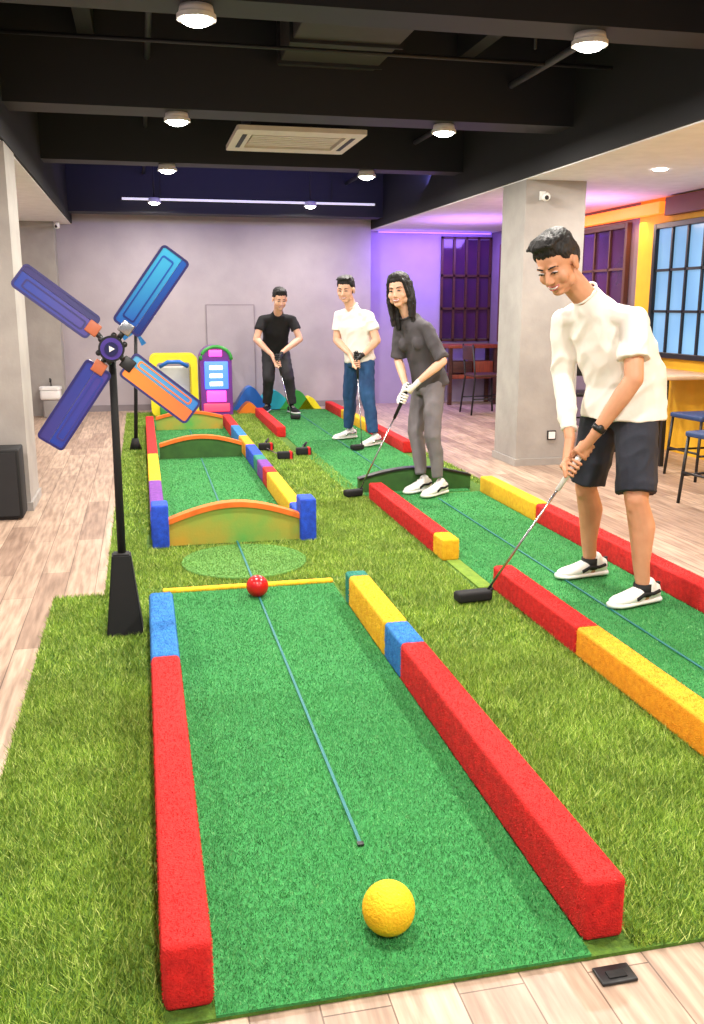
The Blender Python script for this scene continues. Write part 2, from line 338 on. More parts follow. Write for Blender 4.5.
NV=mat('navy_shorts_cloth',srgb(36,40,54),.8,srgb(28,32,44),6,.1,100); JN=mat('blue_denim',srgb(38,82,130),.8,srgb(28,60,105),8,.2,150); GT=mat('grey_trouser_cloth',srgb(120,115,119),.8,srgb(104,99,104),6,.1,100); BT=mat('black_trouser_cloth',srgb(42,42,46),.8)
GLW=mat('white_glove',srgb(235,232,228),.7); GLB=mat('black_glove',srgb(25,25,28),.6)
def putter(top,sole,grip_m,headdir,hl=.14,hr=1.0):
    top=V(top);sole=V(sole); e=empty('golf_putter',sole); d=(sole-top).normalized()
    tube('grip',[top,top+d*.10,top+d*.27],[.016,.014,.011],grip_m,e,14); tube('shaft',[top+d*.25,sole+V((0,0,.03))],.0058,STEEL,e,10)
    rod('hosel',sole-d*.05+V((0,0,.0)),.009,sole+V((0,0,.02)),.010,BLACK,e,12)
    h=V(headdir).normalized(); s=V((-h.y,h.x,0)); C=sole+h*hl*.42; C.z=.024*hr+.024
    M=Matrix(((h.x,s.x,0,C.x),(h.y,s.y,0,C.y),(0,0,1,C.z),(0,0,0,1)))
    box('putter_head',-hl/2,hl/2,-.035,.035,-.024*hr,.024*hr,BLACKM,e,.014,3,M); box('putter_face',-hl/2*.96,hl/2*.96,-.040,-.033,-.015,.015,BLACK,e,.003,1,M)
    return e
c1=(V((1.500,3.84,.03))-V((1.94,3.765,.76))).normalized()
person('man_putting',dict(pel=(2.155,3.87,.90),chest=(2.085,3.86,1.17),neck=(1.920,3.835,1.395),head=(1.755,3.79,1.525),Ls=(2.065,3.68,1.300),Rs=(1.890,4.0,1.29),Le=(2.045,3.60,1.045),Lw=(1.925,3.69,.80),Re=(1.92,4.03,1.03),Rw=(1.885,3.85,.76),
  Lhip=(2.17,3.78,.86),Rhip=(2.10,3.96,.86),Lk=(2.13,3.66,.50),Rk=(2.08,4.05,.49),La=(2.18,3.64,.11),Ra=(2.15,4.10,.11)),
  dict(skin=SKIN,shirt=WT,pants=NV,pants_len=.92,loose=.030,sleeve={'L':.68,'R':1.88},hf=(-.66,-.48,-.52),hup=(-.3,-.05,1),hair='quiff',hem=.05,shoe=(WHITEP,WHITEP,BLACKM),sock=BLACKM,toe={'L':(-1,-.22),'R':(-1,-.1)},
  w=dict(hem=(.205,.165),hip=(.195,.158),waist=(.184,.148),chest=(.188,.140),sh=(.152,.10)),sr=.064,
  hand={'L':(V((1.916,3.769,.718)),c1),'R':(V((1.868,3.777,.638)),c1)},k=1.0,hs=1.06,wr=.010,waist=V((.03,0,0)),smile=True))
e=bpy.data.objects['man_putting']; wq=V((1.925,3.69,.80)); we=V((2.045,3.60,1.045)); dd=(we-wq).normalized(); rod('watch_strap',wq+dd*.02,.031,wq+dd*.045,.032,BLACK,e); ellip('watch_face',wq+dd*.033+V((-.01,-.03,0)),(.018,.01,.018),BLACK,e)
putter((1.945,3.764,.765),(1.505,3.84,.035),WHITEP,(-1,-.1,0),.17,1.0)
WO=V((-.06,-.20,0))
wg=V((1.885,6.455,.82))+WO; wsn=V((1.475,6.30,.035)); c2=(wsn-wg).normalized()
person('woman_putting',dict(pel=(2.075,6.62,.84),chest=(1.985,6.60,1.12),neck=(1.905,6.58,1.285),head=(1.820,6.54,1.455),Ls=(2.00,6.46,1.21),Rs=(1.87,6.70,1.21),Le=(2.09,6.36,.975),Lw=(1.935,6.40,.84),Re=(1.87,6.72,.97),Rw=(1.875,6.53,.80),
  Lhip=(2.09,6.55,.80),Rhip=(2.06,6.70,.80),Lk=(2.05,6.44,.45),Rk=(1.99,6.66,.45),La=(2.10,6.43,.09),Ra=(2.02,6.58,.09)),
  dict(off=WO,fem=True,skin=SKIN2,shirt=GS,pants=GT,pants_len=1.85,loose=.010,sleeve={'L':.95,'R':.95},hf=(-.55,-.80,-.12),hup=(-.12,0,1),hair='long',shoe=(WHITEP,WHITEP,BLACKM),sock=BLACKM,toe={'L':(-1,-.7),'R':(-1,-.6)},
  w=dict(hem=(.160,.125),hip=(.155,.118),waist=(.132,.10),chest=(.145,.105),sh=(.125,.080),nk=(.054,.052)),arm=(.046,.036,.033,.024),sr=.050,leg=(.080,.054,.046,.032),glove={'L':GLW,'R':GLW},pw=.92,
  hand={'L':(wg+c2*.035,c2),'R':(wg+c2*.115,c2)},k=.97,hs=1.0,vx=1.1,hem=.06))
putter(wg,wsn,BLACK,(-1,-.3,0),.13)
g3=V((2.0,8.70,.93)); s3=V((1.99,8.42,.035)); c3=(s3-g3).normalized()
person('man_standing',dict(pel=(2.08,8.90,.86),chest=(2.035,8.90,1.15),neck=(2.0,8.89,1.34),head=(1.925,8.83,1.50),Rs=(1.90,9.04,1.26),Ls=(2.135,8.77,1.26),Re=(1.88,9.04,1.02),Le=(2.20,8.70,1.03),Rw=(1.955,8.80,.90),Lw=(2.075,8.70,.90),
  Rhip=(2.04,9.0,.82),Lhip=(2.12,8.82,.82),Rk=(2.02,9.10,.47),Lk=(2.12,8.74,.47),La=(2.17,8.68,.10),Ra=(2.03,9.2,.10)),
  dict(skin=SKIN2,shirt=WT,pants=JN,pants_len=1.9,loose=.012,sleeve={'L':.62,'R':.62},hf=(-.5,-.82,-.2),hair='quiff',shoe=(WHITEP,WHITEP,STEEL),sock=WHITEP,toe={'L':(-.9,-.6),'R':(-1,-.35)},
  hand={'L':(g3+c3*.05,c3),'R':(g3+c3*.13,c3)},k=.98,hs=1.02,glove={'L':GLB},vx=1.3,wr=.008,hem=.04))
putter(g3,s3,BLACK,(-1,-.3,0),.12)
g4=V((1.58,11.20,.78)); s4=V((1.715,10.95,.035)); c4=(s4-g4).normalized()
person('man_in_black_putting',dict(pel=(1.655,11.80,.84),chest=(1.635,11.60,1.08),neck=(1.638,11.40,1.26),head=(1.640,11.25,1.43),Rs=(1.455,11.48,1.19),Ls=(1.825,11.48,1.19),Re=(1.370,11.44,.95),Le=(1.91,11.44,.95),Rw=(1.535,11.26,.77),Lw=(1.66,11.26,.80),
  Rhip=(1.57,11.82,.80),Lhip=(1.74,11.80,.80),Rk=(1.54,11.64,.45),Lk=(1.78,11.56,.45),La=(1.83,11.60,.10),Ra=(1.535,11.83,.10)),
  dict(skin=SKIN2,shirt=BS,pants=BT,pants_len=1.9,loose=.016,sleeve={'L':.55,'R':.55},hf=(.1,-.92,-.35),hair='short',shoe=(BLACKM,WHITEP,BLACK),sock=BLACKM,toe={'L':(.3,-1),'R':(-.4,-1)},
  hand={'L':(g4+c4*.045,c4),'R':(g4+c4*.125,c4)},k=1.0,hs=1.05,glove={'L':GLB},vx=1.5))
putter(g4,s4,BLACK,(1,-.3,0),.12)
bpy.data.scenes.remove(TMP)

# ------------------------------------------------------------------ room
def floor_mat():
    m,nt,b=new_mat('wood_plank_floor'); b.inputs['Roughness'].default_value=.38
    tc=nt.nodes.new('ShaderNodeTexCoord'); mp=nt.nodes.new('ShaderNodeMapping'); mp.inputs['Rotation'].default_value=(0,0,math.radians(90))
    nt.links.new(tc.outputs['Object'],mp.inputs[0])
    br=nt.nodes.new('ShaderNodeTexBrick'); br.inputs['Scale'].default_value=1; br.inputs['Brick Width'].default_value=1.1; br.inputs['Row Height'].default_value=.14
    br.inputs['Mortar Size'].default_value=.0018; br.inputs['Color1'].default_value=srgb(200,176,156); br.inputs['Color2'].default_value=srgb(160,136,120); br.inputs['Mortar'].default_value=srgb(115,95,82)
    br.offset=.37; nt.links.new(mp.outputs[0],br.inputs[0])
    m2=nt.nodes.new('ShaderNodeMapping'); m2.inputs['Scale'].default_value=(14,1.2,1); nt.links.new(tc.outputs['Object'],m2.inputs[0])
    n=nt.nodes.new('ShaderNodeTexNoise'); n.inputs['Scale'].default_value=3; n.inputs['Detail'].default_value=8; nt.links.new(m2.outputs[0],n.inputs[0])
    r=nt.nodes.new('ShaderNodeValToRGB'); r.color_ramp.elements[0].position=.35; r.color_ramp.elements[0].color=(.5,.45,.42,1); r.color_ramp.elements[1].position=.65; r.color_ramp.elements[1].color=(1.08,1.06,1.03,1)
    nt.links.new(n.outputs['Fac'],r.inputs[0])
    mx=nt.nodes.new('ShaderNodeMix'); mx.data_type='RGBA'; mx.blend_type='MULTIPLY'; mx.inputs[0].default_value=.8
    nt.links.new(br.outputs['Color'],mx.inputs[6]); nt.links.new(r.outputs[0],mx.inputs[7]); nt.links.new(mx.outputs[2],b.inputs['Base Color'])
    return m
WALLM=mat('grey_plaster_wall',srgb(176,167,174),.85,srgb(165,156,164),3,.1,40)
COLM=mat('concrete_grey_column',srgb(166,161,156),.85,srgb(148,143,139),4,.2,30)
SOFF=mat('white_soffit',srgb(238,235,238),.8)
CEIL=mat('black_ceiling_paint',srgb(20,20,24),.8)
BEAM=mat('black_beam_paint',srgb(26,26,32),.6)
box('floor',-2.6,5.2,-1.5,13,-.1,0,floor_mat())
box('wall_back',-2.4,3.07,12.5,12.7,0,3.2,WALLM)
box('wall_back.001',3.07,4.95,12.7,12.85,0,3.2,mat('led_tinted_wall',srgb(165,152,182),.85,srgb(155,143,174),3))  # violet LED light is tinted into this wall's base colour
box('wall_left',-2.4,-2.25,-1.5,12.5,0,3.2,WALLM)
YW=mat('yellow_wall_paint',srgb(240,185,35),.7)
box('wall_right',4.87,4.99,-1.5,8.66,0,2.35,YW)
box('wall_right.001',4.87,4.99,8.66,12.7,0,2.35,mat('taupe_wall',srgb(120,105,120),.8))
box('ceiling',-2.6,5.2,-1.5,13,3.2,3.3,CEIL)
box('ceiling_soffit_right',3.10,5.1,-1.5,12.85,2.35,2.42,SOFF); box('trim_1',3.08,3.10,-1.5,12.7,2.36,3.2,CEIL)
box('ceiling_soffit_left',-2.4,-.80,-1.5,12.5,2.35,2.42,SOFF); box('trim_2',-.80,-.78,-1.5,12.5,2.36,3.2,CEIL)
box('trim_3',4.80,4.868,6.0,8.1,2.17,2.33,mat('brown_wood_trim',srgb(110,58,38),.5))
box('baseboard_back',-2.2,3.07,12.485,12.5,0,.08,mat('grey_baseboard',srgb(130,122,128),.6))
e=empty('structural_column',(3.36,7.6,0)); box('shaft',3.10,3.63,7.35,7.85,0,2.35,COLM,e); box('plinth',3.085,3.645,7.335,7.865,0,.06,COLM,e)
box('socket_plate',3.38,3.46,7.335,7.35,.22,.30,BLACK,e,.004); box('socket_face',3.39,3.45,7.33,7.336,.23,.29,WHITEP,e)
e=empty('structural_column',(-1.2,6.65,0)); box('shaft',-1.5,-.78,6.40,6.9,0,2.35,COLM,e); box('plinth',-1.515,-.765,6.385,6.915,0,.06,COLM,e)
e=empty('structural_column',(-1.3,12.3,0)); box('shaft',-1.75,-.98,12.15,12.5,0,2.35,COLM,e)
for i,(y0,y1,zb) in enumerate([(-.5,-.2,2.62),(1.9,2.2,2.62),(4.3,4.55,2.62),(6.5,6.8,2.6),(8.85,9.1,2.6),(11.9,12.2,2.45)]):
    box('ceiling_beam',-.78,3.08,y0,y1,zb,3.2,BEAM)
for x in (-.3,2.2): box('ceiling_beam',x,x+.1,-1.5,12.4,3.0,3.2,BEAM)
e=empty('air_duct',(1.2,5.4,2.95)); box('duct_body',.95,1.6,4.6,6.45,2.88,3.15,mat('dark_duct',srgb(52,49,48),.6),e,.01)
for y in (4.7,5.2,5.8,6.3): box('duct_flange',.93,1.62,y,y+.02,2.86,3.17,BEAM,e)
e=empty('ceiling_conduit',(.35,5,2.9)); tube('conduit_1',[(.12,-1,2.9),(.12,12,2.9)],.018,BEAM,e); tube('conduit_2',[(2.6,-1,2.85),(2.6,12,2.85)],.022,mat('grey_conduit',srgb(60,60,66),.5),e)
tube('conduit_3',[(-.75,5.2,2.95),(3.05,5.2,2.95)],.02,BEAM,e); tube('conduit_4',[(-.75,5.9,2.85),(3.05,5.9,2.85)],.012,BEAM,e); tube('hanger',[(2.3,5.4,2.8),(2.3,5.4,3.2)],.008,BEAM,e)
e=empty('air_conditioner_cassette',(1.27,7.8,2.65)); ACM=mat('cream_plastic',srgb(222,212,200),.5); T=Matrix.Translation((1.27,7.8,2.65))
box('housing',.89,1.65,7.45,8.15,2.67,2.9,BEAM,e)
ringplate('frame',rrect(1.0,.98,.03),rrect(.74,.62,.02),.035,ACM,e,T)
box('back_plate',.91,1.63,7.48,8.12,2.665,2.672,mat('dark_grille',srgb(70,62,58),.7),e)
for i in range(7): box('louvre',.92,1.62,7.54+i*.08,7.585+i*.08,2.645,2.66,ACM,e)
for x in (.83,1.68): box('air_slot',x,x+.035,7.5,8.1,2.630,2.636,BEAM,e)
LAMP=mat('lamp_glow',(1,.95,.88,1),.5,emis=(1,.94,.86,1),es=30)
def area(name,loc,size,power,col,rot=(0,0,0),parent=None,shape='DISK',sy=None):
    l=bpy.data.lights.new(name,'AREA'); l.shape=shape; l.size=size; l.energy=power; l.color=col
    if sy: l.size_y=sy
    o=bpy.data.objects.new(name,l); o.location=loc; o.rotation_euler=rot; COL.objects.link(o)
    if parent: o.parent=parent; o.matrix_parent_inverse=Matrix.Translation(-V(parent.location))
    return o
def downlight(x,y,z,r=.08,p=64,rodtop=None):
    e=empty('ceiling_downlight',(x,y,z))
    rod('can',(x,y,z+.008),r,(x,y,z+.045),r*.9,WHITE,e,24)
    if rodtop: rod('mounting_rod',(x,y,z+.04),.01,(x,y,rodtop),.01,BEAM,e,8)
    ringplate('rim',[(r*1.08*math.cos(a),r*1.08*math.sin(a)) for a in np.linspace(0,2*np.pi,24,endpoint=False)],[(r*.84*math.cos(a),r*.84*math.sin(a)) for a in np.linspace(0,2*np.pi,24,endpoint=False)],.02,WHITE,e,Matrix.Translation((x,y,z)))
    ellip('glowing_lens',(x,y,z+.003),(r*.95,r*.95,.04),LAMP,e)
    area('lamp',(x,y,z-.055),.2,p,(1,.93,.84),parent=e)
for y in (-.35,2.05,4.42,6.64,8.97):
    for x in (.30,2.16): downlight(x,y,2.556 if y>5 else 2.575)
for x in (.22,2.06): downlight(x,11.45,2.53,.07,36,3.2)
for (x,y) in ((4.1,3.2),(3.85,6.6),(4.1,9.6)):
    e=empty('recessed_spotlight',(x,y,2.34)); rod('lens',(x,y,2.343),.05,(x,y,2.35),.05,LAMP,e,20); area('lamp',(x,y,2.33),.1,32,(1,.92,.84),parent=e)
for (x,y) in ((-1.4,2.5),(-1.4,5.2),(-1.5,9.5)):
    e=empty('recessed_spotlight',(x,y,2.34)); rod('lens',(x,y,2.343),.05,(x,y,2.35),.05,LAMP,e,20); area('lamp',(x,y,2.33),.1,32,(1,.92,.84),parent=e)
e=empty('linear_light_bar',(1.4,11.8,2.6)); box('bar',-.15,2.95,11.80,11.83,2.585,2.61,mat('bar_glow',(1,1,1,1),.5,emis=(.9,.88,1,1),es=.55),e); 
for x in (.3,2.4): rod('hanger',(x,11.815,2.6),.005,(x,11.815,3.2),.005,BEAM,e,8)
PG=mat('violet_led',(.3,.1,1,1),.5,emis=(.24,.1,1,1),es=3)
e=empty('led_strip_light',(3.6,12.5,2.3)); box('strip',3.2,4.8,12.55,12.6,2.32,2.335,PG,e); area('violet_wash',(3.95,12.1,2.25),1.4,38,(.34,.18,1),(math.radians(25),0,0),e,'RECTANGLE',.3)
area('violet_soffit_wash',(3.9,10.8,1.9),1.0,12,(.5,.2,1),(math.pi,0,0),e)
e=empty('led_strip_light',(1.2,9.6,2.65)); box('strip',-.7,3.0,9.25,9.28,2.75,2.77,PG,e); area('blue_wash',(1.4,9.9,2.68),3.4,50,(.25,.22,1),(math.radians(150),0,0),e,'RECTANGLE',.25)
e=empty('led_strip_light',(4.6,6,2.3)); box('strip',4.78,4.80,2.0,6.3,2.3,2.335,PG,e); area('magenta_wash',(4.2,8.6,1.9),.8,9,(.8,.3,.9),(math.pi,0,0),e)
e=empty('orange_neon_lamp',(4.8,9,2.26)); box('tube_box',4.80,4.865,8.2,9.9,2.20,2.31,mat('orange_glow',(1,.3,.05,1),.5,emis=(1,.16,.015,1),es=1.8),e,.01); area('orange_wash',(4.7,8.6,2.15),1.4,12,(1,.5,.12),(0,0,0),e,'RECTANGLE',.1)
def seccam(x,y,z,wy):
    e=empty('security_camera',(x,y,z)); box('bracket',x-.025,x+.025,wy-.02,wy,z-.03,z+.04,WHITEP,e,.004); rod('arm',(x,wy-.02,z),.01,(x,y,z-.01),.01,WHITEP,e,10); ellip('dome',(x,y,z-.01),(.035,.04,.035),WHITEP,e); ellip('lens',(x-.006,y-.031,z-.018),(.018,.014,.018),BLACK,e)
seccam(3.24,7.27,2.22,7.349); seccam(-.93,12.03,2.3,12.149)
e=empty('door_1',(1.15,12.48,0)); DM=mat('door_groove',srgb(140,130,138),.8)
box('leaf',.85,1.47,12.488,12.499,.0,1.36,WALLM,e)
for a in ((.84,.85,0,1.37),(1.47,1.48,0,1.37)): box('jamb',a[0],a[1],12.485,12.499,a[2],a[3],DM,e)
box('head',.85,1.47,12.485,12.499,1.36,1.37,DM,e)
def window_right(name,y0,y1,z0,z1,pane,ny,nz,fr=.05,fm=BLACK):
    e=empty(name,(4.84,(y0+y1)/2,(z0+z1)/2)); X=4.865
    box('pane',X-.012,X,y0,y1,z0,z1,pane,e)
    for a,b,c,d in ((y0-fr,y0,z0-fr,z1+fr),(y1,y1+fr,z0-fr,z1+fr),(y0,y1,z0-fr,z0),(y0,y1,z1,z1+fr)): box('frame',X-.05,X,a,b,c,d,fm,e,.004,1)
    for i in range(1,ny): y=y0+(y1-y0)*i/ny; box('mullion',X-.035,X-.012,y-.012,y+.012,z0,z1,fm,e)
    for i in range(1,nz): z=z0+(z1-z0)*i/nz; box('glazing_bar',X-.035,X-.012,y0,y1,z-.012,z+.012,fm,e)
SKYP=mat('daylight_pane',srgb(110,160,205),.15,srgb(60,110,165),1.5,emis=srgb(150,195,228),es=.6,detail=1)
DARKP=mat('dark_glass_pane',srgb(45,30,60),.1,srgb(70,35,65),2,emis=srgb(70,30,70),es=.15)  # violet reflection painted into the glass colour, plus a weak glow
window_right('window_1',6.2,8.25,.92,2.06,SKYP,8,3)
WOODF=mat('dark_walnut',srgb(78,40,28),.5,srgb(55,28,20),6,stretch=(1,1,8))
window_right('window_2',8.85,12.2,.92,2.12,DARKP,10,3,.05,mat('brown_frame',srgb(85,50,42),.6))
e=empty('window_3',(4.45,12.65,1.6))
box('pane',4.15,4.85,12.68,12.695,.9,2.25,DARKP,e)
for i in range(5): x=4.12+i*.1775; box('mullion',x,x+.03,12.65,12.68,.86,2.29,WOODF,e)
for z in (.86,1.3,1.75,2.26): box('glazing_bar',4.12,4.86,12.65,12.68,z,z+.03,WOODF,e)
e=empty('wooden_sideboard',(4.45,12.4,0))
RW=mat('red_wood',srgb(150,70,44),.45,srgb(112,48,30),5,stretch=(8,1,1))
box('top',4.1,4.84,12.2,12.6,.78,.83,RW,e,.006); box('shelf',4.14,4.82,12.25,12.58,.36,.42,RW,e,.004)
for x in (4.12,4.78): 
    for y in (12.22,12.54): box('leg',x,x+.05,y,y+.05,0,.78,WOODF,e)
box('drawer_left',4.18,4.46,12.235,12.5,.44,.6,WOODF,e,.005); box('drawer_right',4.49,4.77,12.235,12.5,.44,.6,RW,e,.005)

# ------------------------------------------------------------------ turf
LAWN=blade_mat('lawn_blades',srgb(80,118,30),srgb(158,188,66),srgb(212,222,130),5)
LAWNB=mat('lawn_backing',srgb(86,122,32),.9,srgb(60,94,24),60,.5,120)
LANE=blade_mat('putting_blades',srgb(34,114,56),srgb(84,170,94),srgb(140,205,134),6)
LANEB=mat('putting_backing',srgb(56,146,74),.9,srgb(40,118,58),90,.5,200)
turf=empty('artificial_turf',(1,6,0))
box('mat_front',-.46,2.56,1.54,4.34,0,.008,LAWNB,turf); box('mat_back',-.23,2.56,4.34,12.1,0,.008,LAWNB,turf)
R1=[(-.46,-.02,1.54,3.3),(.97,1.60,1.54,3.3)]; b,n=rect_pts(R1,62000,.006); blades('blades_near',b,n,.022,.0032,1.1,LAWN,turf)
R2=[(-.46,-.02,3.3,4.34),(.97,1.60,3.3,4.0),(.97,1.52,4.0,6.3),(-.03,.97,4.38,5.16),(-.23,-.03,4.34,5.5),(-.03,.07,3.86,4.34),(.88,.97,3.98,4.34)]; b,n=rect_pts(R2,30000,.006); blades('blades_mid',b,n,.022,.0042,1.1,LAWN,turf)
R3=[(-.23,0,5.5,12.1),(.94,1.52,6.3,8.5),(.94,1.34,8.5,12.1),(.0,.94,11.3,12.1),(2.48,2.56,1.6,12)]; b,n=rect_pts(R3,11000,.006); blades('blades_far',b,n,.022,.007,1.1,LAWN,turf)

def rail(x0,x1,segs,h,parent_y,fuzz=26000):
    e=empty('bumper_rail',((x0+x1)/2,parent_y,0))
    for nm,m,y0,y1 in segs:
        box(nm,x0,x1,y0+.001,y1-.001,.008,h,m,e,.015,4)
        if y0<5:
            bs=[];ns=[]; d=fuzz
            def samp(k,f,nn):
                q=f(k); bs.append(q); a=np.zeros_like(q); a[:]=nn; ns.append(a)
            L=y1-y0;W=x1-x0
            samp(int(d*L*W),lambda k:np.stack([rng.uniform(x0+.008,x1-.008,k),rng.uniform(y0+.006,y1-.006,k),np.full(k,h)],1),(0,0,1))
            for X,s in ((x0,-1),(x1,1)): samp(int(d*L*h),lambda k:np.stack([np.full(k,X),rng.uniform(y0+.006,y1-.006,k),rng.uniform(.018,h-.01,k)],1),(s,0,0))
            samp(int(d*W*h),lambda k:np.stack([rng.uniform(x0+.008,x1-.008,k),np.full(k,y0+.001),rng.uniform(.018,h-.01,k)],1),(0,-1,0))
            blades(nm+'_pile',np.concatenate(bs),np.concatenate(ns),.0035,.0022,.9,m,e)
    return e
rail(-.02,.076,[('red_part',RED,1.57,3.11),('blue_part',BLU,3.11,3.86)],.155,2.7)
rail(.866,.962,[('red_part',RED,1.58,3.05),('blue_part',BLU,3.05,3.28),('yellow_part',YEL,3.28,3.92),('teal_part',TEAL,3.92,4.0)],.155,2.7)
rail(.0,.088,[('blue_part',DBL,5.33,5.6),('purple_part',PUR,5.6,6.6),('yellow_part',YEL,6.6,7.85),('red_part',RED,7.85,10.6)],.14,8)
rail(.862,.95,[('blue_part',DBL,5.33,5.65),('yellow_part',YEL,5.65,6.75),('red_bit',RED,6.75,7.0),('purple_part',PUR,7.0,7.35),('teal_bit',TEAL,7.35,7.6),('blue_post',DBL,7.6,8.2),('orange_part',ORG,8.2,8.8),('teal_part',BLU,8.8,9.6),('red_end',RED,9.6,10.6)],.14,8)
rail(1.52,1.618,[('yellow_end',YEL,4.55,4.72),('red_part',RED,4.72,6.22)],.13,5.4)
rail(1.60,1.698,[('amber_part',ORG,1.7,3.13),('red_part',RED,3.13,4.02)],.13,3)
rail(2.382,2.48,[('red_part',RED,1.7,5.30),('yellow_part',YEL,5.30,6.3)],.13,4)
rail(1.33,1.428,[('red_part',RED,9.5,11.4)],.12,10.4)
rail(2.332,2.43,[('red_part',RED,8.2,9.7),('yellow_part',YEL,9.7,11.0),('red_end',RED,11.0,12)],.12,10)
def lane(x0,x1,y0,y1,dens,xs=None):
    e=empty('putting_green_lane',((x0+x1)/2,(y0+y1)/2,0)); box('felt',x0,x1,y0,y1,.008,.014,LANEB,e)
    y=y0
    while y<y1-.01:
        y2=min(y1,y+1.5); f=1 if y<3 else (.5 if y<5 else .2)
        b,n=rect_pts([(x0,x1,y,y2)],dens*f,.013); blades('pile',b,n,.009,.0025/math.sqrt(f)*.9,1.0,LANE,e); y=y2
    return e
lane(.078,.865,1.54,4.28,62000)
lane(.09,.86,5.2,11.2,50000)
lane(1.70,2.38,1.7,4.02,50000)
lane(1.62,2.38,4.02,6.3,45000)
lane(1.43,2.33,6.35,12,45000)
e=empty('guide_line',(.48,3.5,.02)); box('ribbon',.4755,.4845,2.04,4.28,.018,.021,STRING,e); box('ribbon_joint',.475,.485,4.28,5.15,.03,.033,STRING,e); box('end_clip',.472,.488,2.03,2.045,.014,.022,BLACK,e)
e=empty('guide_line',(.47,8,.02)); box('ribbon',.465,.475,5.27,8.25,.018,.021,STRING,e); box('ribbon_far',.465,.475,8.38,10.25,.018,.021,STRING,e)
e=empty('guide_line',(2.0,5,.02)); box('ribbon',1.995,2.005,1.8,6.1,.018,.021,STRING,e); box('ribbon_far',1.895,1.905,6.55,11.8,.018,.021,STRING,e)
e=empty('lane_end_strip',(.47,4.3,0)); box('strip',.04,.87,4.285,4.330,.008,.028,YEL,e,.008)
e=empty('lane_edge_strip',(1.58,4.28,0)); box('strip',1.54,1.615,4.04,4.54,.008,.018,LIME,e,.004)
DISC=blade_mat('disc_blades',srgb(80,135,55),srgb(125,172,82),None,5)
e=empty('round_putting_mat',(.48,4.78,0)); rod('disc',(.48,4.76,.008),.33,(.48,4.76,.026),.33,mat('pale_green_felt',srgb(100,152,74),.9,srgb(84,134,58),40,.4,150),e,48)
k=9000; rr=.33*np.sqrt(rng.uniform(0,1,k)); aa=rng.uniform(0,2*np.pi,k); b=np.stack([.48+rr*np.cos(aa),4.76+rr*np.sin(aa),np.full(k,.026)],1); n=np.zeros_like(b); n[:,2]=1; blades('pile',b,n,.006,.004,.8,DISC,e)

def hurdle(x0,x1,y,z_end,z_mid,body,arc,post=None,ph=.28,th=.05,arct=.03):
    e=empty('arched_hurdle',((x0+x1)/2,y,0)); N=24
    top=[(x0+(x1-x0)*i/N, z_end+(z_mid-z_end)*math.sin(math.pi*i/N)) for i in range(N+1)]
    prism('board',[(x0,.014),(x1,.014)]+[(a,b-arct) for a,b in top[::-1]],y,y+th,body,e)
    prism('arch_edge',top+[(a,b-arct) for a,b in top[::-1]],y-.012,y+th+.012,arc,e)
    if post:
        for X in (x0-.095,x1): box('post',X,X+.095,y-.04,y+.12,.008,ph,post,e,.014,3)
    return e
GRB=mat('green_orange_board',srgb(190,150,50),.5,srgb(90,165,75),3,.1,80)
ORB=mat('orange_foam',srgb(232,118,35),.7,srgb(210,98,22),10)
DGR=mat('dark_green_board',srgb(55,100,38),.7,srgb(40,80,30),10)
hurdle(.10,.85,5.18,.17,.255,GRB,ORB,DBL,.26)
hurdle(.11,.84,8.3,.15,.22,DGR,ORB,None)
hurdle(.11,.84,10.3,.16,.22,GRB,ORB,None)
hurdle(1.50,2.36,6.44,.12,.19,DGR,BLACK,None,arct=.015)

def ball(name,x,y,r,m): return ellip(name,(x,y,r+.014),(r,r,r),m,seg=40)
ball('foam_ball',.465,1.705,.058,mat('yellow_foam',srgb(252,198,22),.75,srgb(244,182,14),30,.5,160))
ball('golf_ball',.475,4.14,.052,mat('red_gloss',srgb(205,20,25),.25))
e=empty('rubber_wedge',(.88,1.47,0)); box('pad',.85,.93,1.46,1.51,0,.008,BLACK,e,.003); box('tab',.87,.91,1.47,1.49,.008,.011,BLACKM,e)
for (x,y,a) in ((1.10,8.60,.1),(1.20,8.05,-.05),(1.40,8.25,.12)):
    e=empty('mini_putter',(x,y,0)); box('head',x-.07,x+.07,y-.035,y+.035,.02,.085,BLACKM,e,.012,3); box('head_band',x+.035,x+.06,y-.037,y+.037,.018,.087,RED,e,.004,1)
    tube('shaft',[(x-.04,y+.03,.05),(x-.04+a,y+.45,.035)],.007,STEEL,e,8); tube('grip',[(x-.04+a*.98,y+.44,.036),(x-.04+a*1.5,y+.66,.03)],.012,BLACK,e,10)

# ------------------------------------------------------------------ windmill
e=empty('toy_windmill',(-.125,3.81,0))
bm=bmesh.new(); 
A=[bm.verts.new((-.125+sx*.075,3.81+sy*.075,0.008)) for sx,sy in ((-1,-1),(1,-1),(1,1),(-1,1))]; B=[bm.verts.new((-.125+sx*.038,3.81+sy*.038,.35)) for sx,sy in ((-1,-1),(1,-1),(1,1),(-1,1))]
for i in range(4): bm.faces.new((A[i],A[(i+1)%4],B[(i+1)%4],B[i]))
bm.faces.new(A[::-1]); bm.faces.new(B); bmesh.ops.recalc_face_normals(bm,faces=bm.faces[:]); bmesh.ops.bevel(bm,geom=bm.edges[:],offset=.006,segments=2,affect='EDGES'); from_bm('base',bm,e,[BLACKM])
rod('pole',(-.123,3.82,.34),.017,(-.118,3.82,1.19),.015,BLACKM,e)
HUB=V((-.116,3.77,1.188))
rod('axle',HUB+V((0,.06,0)),.02,HUB,.02,BLACK,e)
NAVY=mat('navy_plastic',srgb(35,38,95),.35,srgb(50,40,110),4); 
